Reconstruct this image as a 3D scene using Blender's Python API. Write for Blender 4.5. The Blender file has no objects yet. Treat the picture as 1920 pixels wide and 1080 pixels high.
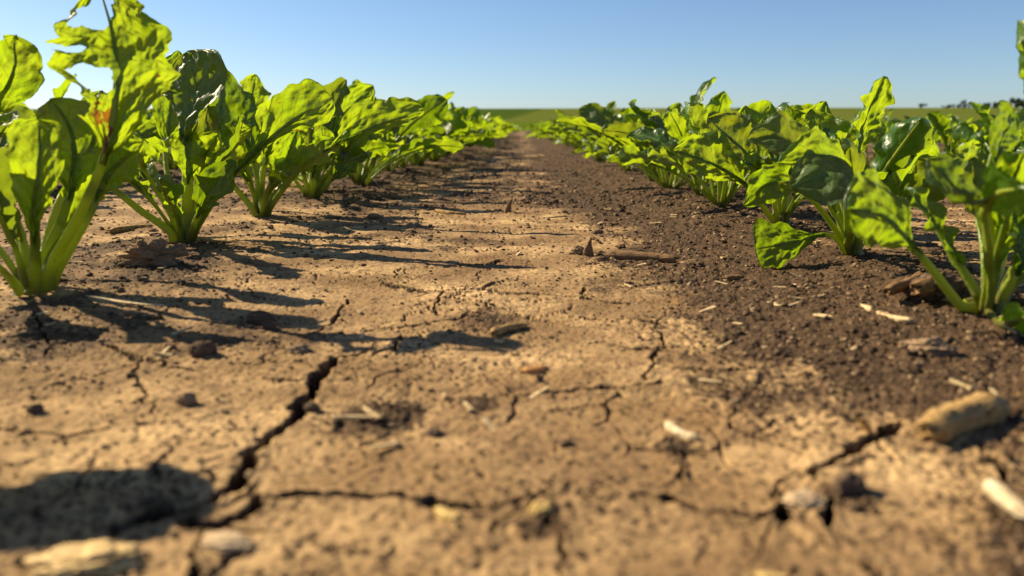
import bpy, math, random
import numpy as np
from mathutils import Matrix, Vector

random.seed(11)
RNG = np.random.default_rng(5)
H = 0.10                       # camera height above the soil in metres; lengths below are multiples of it
F = 1500.0                     # focal length in photo pixels (1920 wide)
scene = bpy.context.scene
COL = scene.collection

# ------------------------------------------------------------------ camera
PITCH = math.atan(300 / F)
YAW = math.atan(25 / F * math.cos(PITCH))
cam_d = bpy.data.cameras.new('camera')
cam = bpy.data.objects.new('camera', cam_d); COL.objects.link(cam)
cam_d.sensor_width = 36; cam_d.lens = 36 * F / 1920
cam.location = (0, 0, H)
cam.rotation_euler = (math.pi / 2 - PITCH, 0, YAW)
cam_d.clip_start = 0.01; cam_d.clip_end = 3000
cam_d.dof.use_dof = True
cam_d.dof.focus_distance = 7.0 * H
cam_d.dof.aperture_fstop = cam_d.lens / (0.031 * H * 1000)
scene.camera = cam
RM = np.array(cam.rotation_euler.to_matrix())

def ray(px, py):
    return RM @ np.array([(px - 960) / F, -(py - 540) / F, -1.0])
def gp(px, py):                # point of the ground seen at a photo pixel
    d = ray(px, py); t = -H / d[2]
    return np.array([d[0] * t, d[1] * t])
def at(px, py, Y):             # point at forward distance Y (metres) along a photo pixel's ray
    d = ray(px, py); t = Y / d[1]
    return np.array([d[0] * t, Y, H + d[2] * t])

# ------------------------------------------------------------------ noise
def _hash(ix, iy, seed):
    h = (ix.astype(np.int64) * 374761393 + iy.astype(np.int64) * 668265263 + seed * 1442695041) & 0xFFFFFFFF
    h = ((h ^ (h >> 13)) * 1274126177) & 0xFFFFFFFF
    h = ((h ^ (h >> 15)) * 2246822519) & 0xFFFFFFFF
    return ((h ^ (h >> 16)) & 0xFFFFFF).astype(np.float64) / 0xFFFFFF
def noise(x, y, seed=0):       # gradient noise, about -1..1
    x0 = np.floor(x); y0 = np.floor(y); fx = x - x0; fy = y - y0
    ux = fx * fx * fx * (fx * (fx * 6 - 15) + 10); uy = fy * fy * fy * (fy * (fy * 6 - 15) + 10)
    def g(dx, dy):
        a = _hash(x0 + dx, y0 + dy, seed) * 2 * math.pi
        return np.cos(a) * (fx - dx) + np.sin(a) * (fy - dy)
    a = g(0, 0); b = g(1, 0); c = g(0, 1); d = g(1, 1)
    return 1.5 * ((a * (1 - ux) + b * ux) * (1 - uy) + (c * (1 - ux) + d * ux) * uy)
def fbm(x, y, seed, octs=3, gain=.5):
    s = 0; a = 1
    for i in range(octs):
        s = s + a * noise(x * 2 ** i, y * 2 ** i, seed + 17 * i); a *= gain
    return s
def worley(x, y, seed, jit=.9):
    x0 = np.floor(x); y0 = np.floor(y)
    f1 = np.full(x.shape, 9.0); f2 = np.full(x.shape, 9.0); idv = np.zeros(x.shape)
    for dx in (-1, 0, 1):
        for dy in (-1, 0, 1):
            cx = x0 + dx; cy = y0 + dy
            px = cx + .5 + (_hash(cx, cy, seed) - .5) * jit; py = cy + .5 + (_hash(cx, cy, seed + 7) - .5) * jit
            d = np.hypot(px - x, py - y)
            r = _hash(cx, cy, seed + 13)
            near = d < f1
            f2 = np.where(near, f1, np.minimum(f2, d)); idv = np.where(near, r, idv); f1 = np.where(near, d, f1)
    return f1, f2, idv
def sst(a, b, x):
    t = np.clip((x - a) / (b - a), 0, 1); return t * t * (3 - 2 * t)

# ------------------------------------------------------------------ the cracks in the crust (traced, as real ground lines)
CR = [  # (points, width in H, depth in H)
 ([(700,662),(655,668),(622,672),(608,692),(597,716),(562,748),(545,790),(500,818),(462,850),(440,905),(405,928),(335,955),(255,968),(180,985)], .050, .11),
 ([(652,563),(640,582),(612,606),(585,622)], .020, .05),
 ([(452,925),(510,927),(560,918),(640,925),(700,936),(760,932),(820,945),(900,960),(950,945),(990,935),(1012,922)], .028, .06),
 ([(485,925),(478,945),(448,968),(402,990),(358,978),(350,968)], .042, .08),
 ([(1120,648),(1180,655),(1235,660)], .030, .05),
 ([(1210,612),(1232,632),(1243,645),(1228,668),(1225,690),(1208,716)], .018, .06),
 ([(1225,688),(1280,696),(1340,706),(1430,706)], .034, .06),
 ([(722,538),(770,546),(830,552),(900,548),(938,530)], .045, .06),
 ([(834,553),(826,570),(812,586)], .017, .05),
 ([(750,506),(742,526)], .016, .05),
 ([(905,550),(960,555),(1040,558),(1090,562),(1180,572)], .035, .05),
 ([(1098,542),(1092,564)], .022, .07),
 ([(1070,592),(1130,600),(1200,606),(1236,608)], .022, .04),
 ([(640,628),(720,614),(780,608),(850,603),(895,588)], .030, .05),
 ([(752,628),(733,658),(700,672)], .024, .07),
 ([(1200,925),(1262,930),(1338,965),(1400,966),(1468,958)], .026, .06),
 ([(1462,925),(1472,950),(1480,985)], .040, .11),
 ([(1358,803),(1400,822),(1462,846),(1520,872)], .022, .05),
 ([(1690,822),(1625,843),(1570,868),(1518,896)], .044, .10),
 ([(1518,890),(1540,925),(1548,965),(1560,1000)], .020, .07),
 ([(1372,772),(1402,796)], .024, .05),
 ([(1480,980),(1540,1010),(1620,1070),(1650,1110)], .024, .06),
 ([(-30,800),(60,805),(120,813),(180,803),(330,788),(400,775)], .018, .04),
 ([(200,652),(250,668),(320,686),(352,690)], .026, .05),
 ([(490,706),(545,712),(600,710)], .024, .05),
 ([(1025,945),(1032,1000),(1062,1085)], .015, .06),
 ([(846,499),(900,496),(958,486)], .040, .05),
 ([(1180,536),(1250,530),(1330,523)], .045, .05),
 ([(930,738),(1010,740),(1090,735),(1180,736),(1240,720)], .020, .03),
 ([(1830,850),(1885,895),(1912,965)], .022, .05),
 ([(385,1000),(372,1050),(380,1100)], .012, .05),
 ([(930,1000),(960,965),(1000,950)], .016, .03),
 ([(1040,770),(1120,765),(1180,785)], .012, .02),
 ([(1250,820),(1265,870),(1270,910)], .010, .04),
 ([(60,600),(85,640),(92,668)], .016, .06),
 ([(690,770),(760,760),(830,772)], .012, .02),
]
CRG = [(np.array([gp(*p) for p in pts]), w * H, d * H) for pts, w, d in CR]
ROWL, ROWR, SP = -2.90 * H, 2.42 * H, 5.33 * H

def loose_mask(x, y):          # 0 = pale crust, 1 = dark crumbly soil
    X = x / H; Y = y / H
    n = fbm(X * .55, Y * .4, 3, 4)
    n2 = fbm(X * 2.3, Y * 1.9, 31, 3)
    band = np.exp(-((X - 1.68 + .5 * sst(5, 12, Y) - .12 * np.sin(Y * .9)) / (.60 + .35 * sst(5, 12, Y))) ** 2) * sst(2.6, 3.6, Y)      # strip left of the right-hand row
    near = sst(.2, .9, X) * sst(2.2, 3.4, Y) * .25
    rowd = np.abs(((x - ROWL + SP / 2) % SP) - SP / 2) / H
    row = np.exp(-(rowd / .95) ** 2) * .68
    corner = sst(.95, 1.5, X) * (1 - sst(2.6, 3.4, Y)) * .62
    far = sst(3.2, 7, Y) * .26 + sst(7, 15, Y) * .40
    v = band * .86 + near + row + far + corner + n * .60 + n2 * .42 - .10
    for cx, cy, r, a in PATCH:
        v = v + a * np.exp(-(((x - cx) / (r * H)) ** 2 + ((y - cy) / (r * 1.1 * H)) ** 2) ** 1.5)
    return sst(.06, 1.2, v)
PATCH = [(*gp(705, 775), .20, 1.1), (*gp(900, 752), .10, 1.2), (*gp(1010, 985), .07, 1.3), (*gp(1260, 840), .06, 1.2), (*gp(1590, 935), .08, .9), (*gp(240, 930), .16, .8), (*gp(460, 640), .3, .5), (*gp(1160, 480), .5, .7), (*gp(990, 625), .22, .6), (*gp(840, 590), .35, .5),
         (*gp(330, 945), .10, .7), (*gp(300, 505), .40, .5), (*gp(950, 690), .15, .4), (*gp(1100, 880), .12, .3), (*gp(940, 610), .2, .5),
         (*gp(560, 600), .35, .45), (*gp(100, 620), .5, .5), (*gp(600, 640), .25, .4)]

def height(x, y, fine=True):
    global CRACK
    CRACK = np.zeros(x.shape)
    X = x / H; Y = y / H
    z = .035 * fbm(X * .33, Y * .33, 1, 2) + .016 * fbm(X * 1.3, Y * 1.3, 2, 3)
    rowd = np.abs(((x - ROWL + SP / 2) % SP) - SP / 2) / H
    z = z + .05 * np.exp(-(rowd / .9) ** 2)
    lo = loose_mask(x, y)
    if fine:
        fade = np.clip(14 / np.maximum(Y, 1), .25, 1)
        wx = X + .10 * noise(X * 2.2, Y * 2.2, 50) + .03 * noise(X * 9, Y * 9, 52)
        wy = Y + .10 * noise(X * 2.2, Y * 2.2, 51) + .03 * noise(X * 9, Y * 9, 53)
        z = z + (.0042 * noise(X * 7, Y * 7, 4) + .0021 * noise(X * 15, Y * 15, 5) + .0012 * noise(X * 33, Y * 33, 6)) * (1 + lo * 1.6)
        # small pits in the crust
        f1, f2, r = worley(X * 9 + noise(X * 12, Y * 12, 8), Y * 9 + noise(X * 12, Y * 12, 9), 77)
        pit = (r < .30) * (1 - sst(.10, .42, f1))
        z = z - .009 * pit * (.45 + r * 1.6)
        f1, f2, r = worley(X * 21, Y * 21, 78)
        z = z - .0045 * (r < .35) * (1 - sst(.15, .5, f1))
        # crumbs of the loose soil
        f1, f2, r = worley(X * 13, Y * 13, 90)
        z = z + lo * .010 * r * np.sqrt(np.clip(1 - (f1 / .55) ** 2, 0, 1)) * (r > .35)
        f1, f2, r = worley(X * 30, Y * 30, 91)
        z = z + (.15 + lo) * .009 * r * np.sqrt(np.clip(1 - (f1 / .55) ** 2, 0, 1)) * (r > .4)
        # hairline network in the crust
        for sc_, sd, wd, dp, off in ((1.05, 101, .013, .034, .22), (2.6, 103, .014, .020, .14)):
            f1, f2, r = worley(wx * sc_, wy * sc_, sd)
            e = (f2 - f1) / sc_
            m = sst(off, off + .25, noise(X * .8, Y * .8, sd + 5) + .1) * (1 - lo * .8)
            z = z - dp * m * (1 - sst(wd * .25, wd, e)); CRACK = np.maximum(CRACK, .62 * m * (1 - sst(wd * .3, wd, e)))
        # traced cracks
        jx = (.030 * noise(X * 5.5, Y * 5.5, 60) + .018 * noise(X * 15, Y * 15, 62) + .005 * noise(X * 40, Y * 40, 64)) * H
        jy = (.030 * noise(X * 5.5, Y * 5.5, 61) + .018 * noise(X * 15, Y * 15, 63) + .005 * noise(X * 40, Y * 40, 65)) * H
        wv = 1 + .55 * noise(X * 6, Y * 6, 66)
        for P, w, dep in CRG:
            lo_ = P.min(0) - .25 * H; hi_ = P.max(0) + .25 * H
            k = np.nonzero((x > lo_[0]) & (x < hi_[0]) & (y > lo_[1]) & (y < hi_[1]))[0]
            if not len(k): continue
            qx = x[k] + jx[k]; qy = y[k] + jy[k]
            best = np.full(len(k), 9.0); tt = np.zeros(len(k)); n = len(P) - 1
            for i in range(n):
                a = P[i]; b = P[i + 1]; ab = b - a
                t = np.clip(((qx - a[0]) * ab[0] + (qy - a[1]) * ab[1]) / (ab @ ab), 0, 1)
                d = np.hypot(qx - a[0] - t * ab[0], qy - a[1] - t * ab[1])
                m = d < best; best = np.where(m, d, best); tt = np.where(m, (i + t) / n, tt)
            ww = w * wv[k] * (.35 + .65 * np.sin(np.pi * np.clip(tt * .9 + .05, 0, 1)) ** .6) * .56 * (1 + .35 * noise(X[k] * 26, Y[k] * 26, 67))
            z[k] += .006 * np.exp(-((best - ww * 1.6) / (.02 * H)) ** 2)
            z[k] -= 1.9 * dep / H * (1 - sst(ww * .65, ww * 1.0, best)) * np.minimum(1, fade[k] + .5)
            CRACK[k] = np.maximum(CRACK[k], 1 - sst(ww * .8, ww * 1.15, best))
    return z * H
def hz(x, y):
    return float(height(np.array([float(x)]), np.array([float(y)]), True)[0])

# ------------------------------------------------------------------ mesh helpers
def mesh(name, V, Q, mat=None, uv=None, smooth=True, mats=None, midx=None):
    me = bpy.data.meshes.new(name)
    V = np.ascontiguousarray(V, dtype=np.float32); Q = np.ascontiguousarray(Q, dtype=np.int32)
    k = Q.shape[1]; n = len(Q)
    me.vertices.add(len(V)); me.vertices.foreach_set('co', V.ravel())
    me.loops.add(n * k); me.loops.foreach_set('vertex_index', Q.ravel())
    me.polygons.add(n); me.polygons.foreach_set('loop_start', np.arange(n, dtype=np.int32) * k)
    me.update(calc_edges=True)
    me.polygons.foreach_set('use_smooth', np.full(n, smooth, dtype=bool))
    if uv is not None:
        l = me.uv_layers.new(name='leaf_map'); l.data.foreach_set('uv', np.asarray(uv, dtype=np.float32)[Q.ravel()].ravel())
    for m in (mats or ([mat] if mat else [])): me.materials.append(m)
    if midx is not None: me.polygons.foreach_set('material_index', np.asarray(midx, dtype=np.int32))
    me.validate(); me.update()
    return me
def obj(name, me, parent=None, loc=None):
    o = bpy.data.objects.new(name, me); COL.objects.link(o)
    if parent: o.parent = parent
    if loc is not None: o.location = loc
    return o
def tag(o, label=None, cat=None, group=None, kind=None):
    if label: o['label'] = label
    if cat: o['category'] = cat
    if group: o['group'] = group
    if kind: o['kind'] = kind
    return o

# ------------------------------------------------------------------ materials
class NT:
    def __init__(s, name):
        s.m = bpy.data.materials.new(name); s.m.use_nodes = True; s.t = s.m.node_tree; s.t.nodes.clear()
        s.out = s.n('ShaderNodeOutputMaterial')
    def n(s, typ, **kw):
        nd = s.t.nodes.new(typ)
        for k, v in kw.items(): setattr(nd, k, v)
        return nd
    def l(s, a, b): s.t.links.new(a, b)
    def put(s, sock, v):
        if isinstance(v, bpy.types.NodeSocket): s.l(v, sock)
        else: sock.default_value = v
    def math(s, op, a, b=0.0, c=None, clamp=False):
        nd = s.n('ShaderNodeMath', operation=op, use_clamp=clamp); s.put(nd.inputs[0], a); s.put(nd.inputs[1], b)
        if c is not None: s.put(nd.inputs[2], c)
        return nd.outputs[0]
    def noise(s, vec, scale, detail=3, rough=.55, dist=0):
        nd = s.n('ShaderNodeTexNoise'); s.put(nd.inputs['Vector'], vec); nd.inputs['Scale'].default_value = scale
        nd.inputs['Detail'].default_value = detail; nd.inputs['Roughness'].default_value = rough; nd.inputs['Distortion'].default_value = dist
        return nd.outputs['Fac']
    def mix(s, f, a, b):
        nd = s.n('ShaderNodeMix', data_type='RGBA'); s.put(nd.inputs[0], f)
        for sk, v in ((nd.inputs[6], a), (nd.inputs[7], b)): s.put(sk, v if isinstance(v, bpy.types.NodeSocket) else (*v, 1))
        return nd.outputs[2]
    def ss(s, x, a, b):
        nd = s.n('ShaderNodeMapRange', interpolation_type='SMOOTHSTEP'); s.put(nd.inputs[0], x)
        nd.inputs[1].default_value = a; nd.inputs[2].default_value = b; return nd.outputs[0]
    def bump(s, hgt, dist, strength=1.0, nrm=None):
        nd = s.n('ShaderNodeBump'); s.put(nd.inputs['Height'], hgt); nd.inputs['Distance'].default_value = dist; nd.inputs['Strength'].default_value = strength
        if nrm is not None: s.l(nrm, nd.inputs['Normal'])
        return nd.outputs[0]
    def princ(s, col, rough=.9, spec=.3, nrm=None):
        nd = s.n('ShaderNodeBsdfPrincipled'); s.put(nd.inputs['Base Color'], col if isinstance(col, bpy.types.NodeSocket) else (*col, 1))
        s.put(nd.inputs['Roughness'], rough); nd.inputs['Specular IOR Level'].default_value = spec
        if nrm is not None: s.l(nrm, nd.inputs['Normal'])
        return nd

def soil_material():
    m = NT('soil'); P = m.n('ShaderNodeTexCoord').outputs['Object']
    at_ = m.n('ShaderNodeAttribute', attribute_name='loose').outputs['Fac']
    n1 = m.noise(P, 14, 4); n2 = m.noise(P, 75, 4, .6); n3 = m.noise(P, 330, 3, .65); n4 = m.noise(P, 1100, 2, .6)
    crust = m.mix(m.ss(n1, .3, .7), (.20, .116, .048), (.60, .395, .19))
    big = m.ss(m.noise(P, 6.5, 5, .65), .42, .60)
    crust = m.mix(m.math('MULTIPLY', big, .75), crust, (.175, .102, .048))
    crust = m.mix(m.math('MULTIPLY', m.ss(n2, .45, .75), .8), crust, (.25, .152, .072))
    crust = m.mix(m.math('MULTIPLY', m.ss(n3, .47, .68), .65), crust, (.17, .102, .052))
    dark = m.mix(m.ss(n2, .3, .7), (.036, .022, .013), (.098, .058, .032))
    dark = m.mix(m.math('MULTIPLY', m.ss(n4, .5, .75), .55), dark, (.20, .125, .07))
    f = m.math('ADD', at_, m.math('MULTIPLY', m.math('SUBTRACT', n3, .5), 1.5))
    f = m.math('ADD', f, m.math('MULTIPLY', m.math('SUBTRACT', n2, .5), 1.3))
    f = m.ss(f, .18, .85)
    # dark crumbs strewn thinly over the crust
    sp = m.noise(P, 520, 2, .5); sp2 = m.noise(P, 190, 3, .6)
    spk = m.math('MULTIPLY', m.ss(sp, .53, .60), m.ss(sp2, .44, .56))
    f = m.math('MAXIMUM', f, m.math('MULTIPLY', spk, .9))
    col = m.mix(f, crust, dark)
    col = m.mix(m.ss(at_, 1.1, 1.7), col, (.030, .019, .012))     # shade down in the cracks, painted into the soil colour
    bmp = m.bump(n3, .0011, .9); bmp = m.bump(n4, .0004, .8, bmp)
    bmp = m.bump(sp, .0005, .7, bmp)
    p = m.princ(col, .92, .12, bmp); m.l(p.outputs[0], m.out.inputs[0]); return m.m

def crumb_material(name, a, b, c=None, rough=.92, sc_=400, bd=.0008):
    m = NT(name); P = m.n('ShaderNodeTexCoord').outputs['Object']
    rn = m.n('ShaderNodeNewGeometry').outputs['Random Per Island']
    col = m.mix(m.ss(m.math('ADD', m.noise(P, sc_, 3), m.math('MULTIPLY', rn, .5)), .45, .95), a, b)
    if c: col = m.mix(m.ss(rn, .75, .8), col, c)
    p = m.princ(col, rough, .15, m.bump(m.noise(P, sc_ * 2, 3), bd, .9)); m.l(p.outputs[0], m.out.inputs[0]); return m.m

def straw_material(name, a, b, rough=.7):
    m = NT(name); P = m.n('ShaderNodeTexCoord').outputs['Object']
    mp = m.n('ShaderNodeMapping'); m.l(P, mp.inputs[0]); mp.inputs['Scale'].default_value = (.12, 1, 1)
    fib = m.noise(mp.outputs[0], 1300, 3, .6); bl = m.noise(P, 220, 3, .6)
    col = m.mix(m.ss(fib, .3, .7), a, b)
    col = m.mix(m.math('MULTIPLY', m.ss(bl, .55, .7), .7), col, (a[0] * .35, a[1] * .3, a[2] * .25))
    p = m.princ(col, rough, .15, m.bump(fib, .0009, .9)); m.l(p.outputs[0], m.out.inputs[0]); return m.m

def leaf_material(name='beet_leaf', dk=(.018, .062, .005), lt=(.045, .115, .008), tr=(.36, .56, .006), shaded=False, scorch=False):
    m = NT(name); tc = m.n('ShaderNodeTexCoord'); P = tc.outputs['Object']
    rnd = m.n('ShaderNodeObjectInfo').outputs['Random']
    sx = m.n('ShaderNodeSeparateXYZ'); m.l(tc.outputs['UV'], sx.inputs[0])
    u = sx.outputs[0]; av = m.math('ABSOLUTE', m.math('MULTIPLY_ADD', sx.outputs[1], 2.0, -1.0))
    n1 = m.noise(P, 60, 4, .6); n2 = m.noise(P, 420, 3, .6)
    ph = m.math('ADD', m.math('MULTIPLY', u, 8.0), m.math('ADD', m.math('MULTIPLY', av, -1.9), m.math('MULTIPLY', n1, .7)))
    fr = m.math('ABSOLUTE', m.math('SUBTRACT', m.math('FRACT', ph), .5))
    vein = m.math('SUBTRACT', 1, m.ss(fr, .012, .06))
    vein = m.math('MULTIPLY', vein, m.math('SUBTRACT', 1, m.ss(av, .55, 1.0)))
    ph2 = m.math('ADD', m.math('MULTIPLY', u, 21.0), m.math('ADD', m.math('MULTIPLY', av, 7.0), m.math('MULTIPLY', n1, 4.5)))
    fr2 = m.math('ABSOLUTE', m.math('SUBTRACT', m.math('FRACT', ph2), .5))
    vein2 = m.math('MULTIPLY', m.math('SUBTRACT', 1, m.ss(fr2, .02, .09)), .35)
    mid = m.math('SUBTRACT', 1, m.ss(av, .035, .10))
    veins = m.math('MAXIMUM', m.math('MAXIMUM', vein, vein2), mid)
    col = m.mix(m.ss(m.math('ADD', n1, m.math('MULTIPLY', m.math('SUBTRACT', rnd, .5), .6)), .3, .75), dk, lt)
    col = m.mix(m.math('MULTIPLY', veins, .75), col, (.15, .24, .04))
    spot = m.ss(m.noise(P, 150, 2, .5), .715, .74)
    edge = m.math('MULTIPLY', m.ss(av, .93, 1.0), m.ss(m.noise(P, 95, 2), .60, .72))
    brown = m.math('MAXIMUM', spot, edge)
    if scorch:      # insect damage dried to orange brown between the holes
        d = m.math('ADD', m.math('POWER', m.math('MULTIPLY', m.math('SUBTRACT', u, .17), 5.0), 2.0), m.math('POWER', m.math('MULTIPLY', m.math('SUBTRACT', sx.outputs[1], .36), 4.0), 2.0))
        brown = m.math('MAXIMUM', brown, m.math('MULTIPLY', m.ss(d, 1.0, .3), m.ss(m.noise(P, 170, 3, .6), .47, .55)))
    col = m.mix(brown, col, (.16, .075, .02))
    tcol = m.mix(m.ss(m.math('ADD', n1, m.math('MULTIPLY', rnd, .35)), .35, .95), tr, (tr[0] * 1.32, tr[1] * 1.06, .012))
    tcol = m.mix(m.math('MULTIPLY', m.ss(n2, .45, .7), .22), tcol, (.20, .36, .008))
    tcol = m.mix(m.math('MULTIPLY', veins, .68), tcol, (.14, .23, .010))
    tcol = m.mix(brown, tcol, (.30, .12, .01))
    b = m.bump(veins, .0014, -.8); b = m.bump(m.noise(P, 130, 3, .5), .0028, .55, b); b = m.bump(n2, .0005, .5, b)
    dots = m.ss(m.noise(P, 620, 1, .4), .74, .77)
    col = m.mix(dots, col, (.05, .03, .01))
    p = m.princ(col, .50 if shaded else .38, .65 if shaded else .55, b)
    t = m.n('ShaderNodeBsdfTranslucent'); m.l(tcol, t.inputs[0]); m.l(b, t.inputs[1])
    mx = m.n('ShaderNodeMixShader'); m.put(mx.inputs[0], .36 if shaded else m.math('MULTIPLY_ADD', m.ss(rnd, .05, .45), .24, .27))  # lower transmission stands in for the shade of overlapping leaves
    m.l(p.outputs[0], mx.inputs[1]); m.l(t.outputs[0], mx.inputs[2]); m.l(mx.outputs[0], m.out.inputs[0]); return m.m

def stalk_material():
    m = NT('beet_stalk'); P = m.n('ShaderNodeTexCoord').outputs['Object']
    rnd = m.n('ShaderNodeObjectInfo').outputs['Random']
    n1 = m.noise(P, 90, 3); n2 = m.noise(P, 700, 2)
    col = m.mix(m.ss(m.math('ADD', n1, m.math('MULTIPLY', m.math('SUBTRACT', rnd, .5), .4)), .35, .7), (.15, .22, .018), (.27, .33, .035))
    col = m.mix(m.ss(m.noise(P, 170, 3), .66, .74), col, (.12, .06, .02))
    sz_ = m.n('ShaderNodeSeparateXYZ'); m.l(P, sz_.inputs[0])     # dirt splashed on the foot of the stalks
    dirt = m.math('SUBTRACT', 1, m.ss(m.math('ADD', sz_.outputs[2], m.math('MULTIPLY', m.math('SUBTRACT', n1, .5), .03)), .004, .022))
    col = m.mix(m.math('MULTIPLY', dirt, .75), col, (.11, .075, .035))
    rib = m.noise(P, 260, 2)
    p = m.princ(col, .40, .45, m.bump(n2, .0004, .6, m.bump(rib, .0012, .6)))
    p.inputs['Subsurface Weight'].default_value = 0
    t = m.n('ShaderNodeBsdfTranslucent'); t.inputs[0].default_value = (.50, .58, .02, 1)
    mx = m.n('ShaderNodeMixShader'); mx.inputs[0].default_value = .38
    m.l(p.outputs[0], mx.inputs[1]); m.l(t.outputs[0], mx.inputs[2]); m.l(mx.outputs[0], m.out.inputs[0]); return m.m

SOIL = soil_material()
LEAF = leaf_material(); TORN = leaf_material('torn_beet_leaf', scorch=True); SHADELEAF = leaf_material('shaded_beet_leaf', (.026, .062, .008), (.055, .105, .014), (.30, .42, .012), True); STALK = stalk_material()  # darker leaf copy: overlap shade put into the colour, also serves thick older leaves
CRUMB = crumb_material('soil_crumb', (.050, .031, .018), (.14, .088, .050), (.27, .18, .10))
CLOD = crumb_material('soil_clod', (.10, .062, .040), (.27, .18, .11))
DCLOD = crumb_material('dark_clod', (.050, .033, .023), (.13, .085, .055))
CREAM = straw_material('cream_husk', (.55, .36, .14), (.82, .58, .28))
STRAW = straw_material('pale_straw', (.44, .30, .14), (.74, .56, .32))
PALE = straw_material('bleached_straw', (.46, .34, .19), (.78, .64, .43))
WOOD = straw_material('brown_stalk', (.13, .07, .032), (.30, .175, .085))
TAN = straw_material('tan_stalk', (.25, .145, .05), (.50, .32, .13))
YEL = straw_material('yellow_chip', (.50, .33, .10), (.72, .50, .20))

# ------------------------------------------------------------------ ground
def polar(rings, angs):
    R, A = np.meshgrid(rings, angs, indexing='ij')
    x = R * np.sin(A); y = R * np.cos(A)
    nr, na = R.shape
    i = np.arange(nr - 1)[:, None] * na; j = np.arange(na)[None, :]; j2 = (j + 1) % na
    Q = np.stack([i + j, i + j2, i + na + j2, i + na + j], -1).reshape(-1, 4)[:, ::-1]
    return x.ravel(), y.ravel(), Q
dense = np.radians(np.linspace(-38, 38, 1150))
outer = np.radians(np.linspace(38, 322, 150)[1:-1])
rg = list(np.geomspace(.25, 1.35, 40)[:-1]); r = 1.35
while r < 300:
    rg.append(r)
    r += min(r * r / 850 * 1.0 + .0005, r * .0052) if r < 120 else r * .02
rg.append(300)
x, y, Q = polar(np.array(rg) * H, np.concatenate([dense, outer]))
z, ck = [], []
for a, b in zip(np.array_split(x, 12), np.array_split(y, 12)): z.append(height(a, b)); ck.append(CRACK)
z = np.concatenate(z); ck = np.concatenate(ck)
lo = np.concatenate([loose_mask(a, b) for a, b in zip(np.array_split(x, 6), np.array_split(y, 6))])
lo = np.maximum(lo, ck * 2.2)          # crack shade goes into the colour mask, above the loose-soil range
me = mesh('ground', np.stack([x, y, z], 1), Q, SOIL)
a = me.attributes.new('loose', 'FLOAT', 'POINT'); a.data.foreach_set('value', lo.astype(np.float32))
tag(obj('ground', me), 'cracked dry brown soil of the beet field', kind='structure')

# the rising fields beyond
def fz(x, y):
    t = np.clip((y - 60) / 320, 0, 1); s = t * t * (3 - 2 * t)
    zz = 8.35 * s + .25 * np.sin(x * .012) * s
    return zz - .0009 * np.clip(y - 380, 0, None) ** 1.35 - .02
def field_material():
    m = NT('far_crops'); P = m.n('ShaderNodeTexCoord').outputs['Object']; s = m.n('ShaderNodeSeparateXYZ'); m.l(P, s.inputs[0])
    X, Y = s.outputs[0], s.outputs[1]
    edge = m.ss(m.math('SUBTRACT', X, m.math('MULTIPLY_ADD', Y, .075, -15.0)), -1.5, 1.5)
    n = m.noise(P, .06, 4); n2 = m.noise(P, .6, 4, .7)
    g1 = m.mix(m.ss(n2, .3, .7), (.040, .068, .010), (.058, .090, .016))
    g2 = m.mix(m.ss(n2, .3, .7), (.092, .106, .020), (.118, .128, .030))
    g2 = m.mix(m.ss(n, .4, .7), g2, (.088, .112, .020))
    c = m.mix(edge, g1, g2)
    nearg = m.mix(m.ss(n2, .3, .7), (.06, .10, .010), (.09, .13, .012))
    c = m.mix(m.ss(Y, 110, 150), nearg, c)
    p = m.princ(c, .9, .0, m.bump(n2, .3, .5)); m.l(p.outputs[0], m.out.inputs[0]); return m.m
fr_ = np.concatenate([np.geomspace(29.5, 60, 8), np.linspace(66, 420, 50), np.linspace(450, 900, 12)])
x, y, Q = polar(fr_, np.radians(np.linspace(-180, 180, 241)[:-1]))
tag(obj('hill', mesh('hill', np.stack([x, y, fz(x, y)], 1), Q, field_material())), 'gentle green slope of crops closing the horizon', kind='structure')

# ------------------------------------------------------------------ leaves
def catmull(P, n):
    P = np.asarray(P, float); P = np.vstack([2 * P[0] - P[1], P, 2 * P[-1] - P[-2]])
    out = []
    for i in range(1, len(P) - 2):
        for t in np.linspace(0, 1, 14, endpoint=False):
            a, b, c, d = P[i - 1:i + 3]
            out.append(.5 * (2 * b + (c - a) * t + (2 * a - 5 * b + 4 * c - d) * t * t + (3 * b - a - 3 * c + d) * t ** 3))
    out.append(P[-2]); out = np.array(out)
    s = np.r_[0, np.cumsum(np.linalg.norm(np.diff(out, axis=0), axis=1))]; L = s[-1]
    ss_ = np.linspace(0, L, n)
    return np.stack([np.interp(ss_, s, out[:, k]) for k in range(3)], 1), L
def unit(v): return v / np.maximum(np.linalg.norm(v, axis=-1, keepdims=True), 1e-9)

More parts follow.
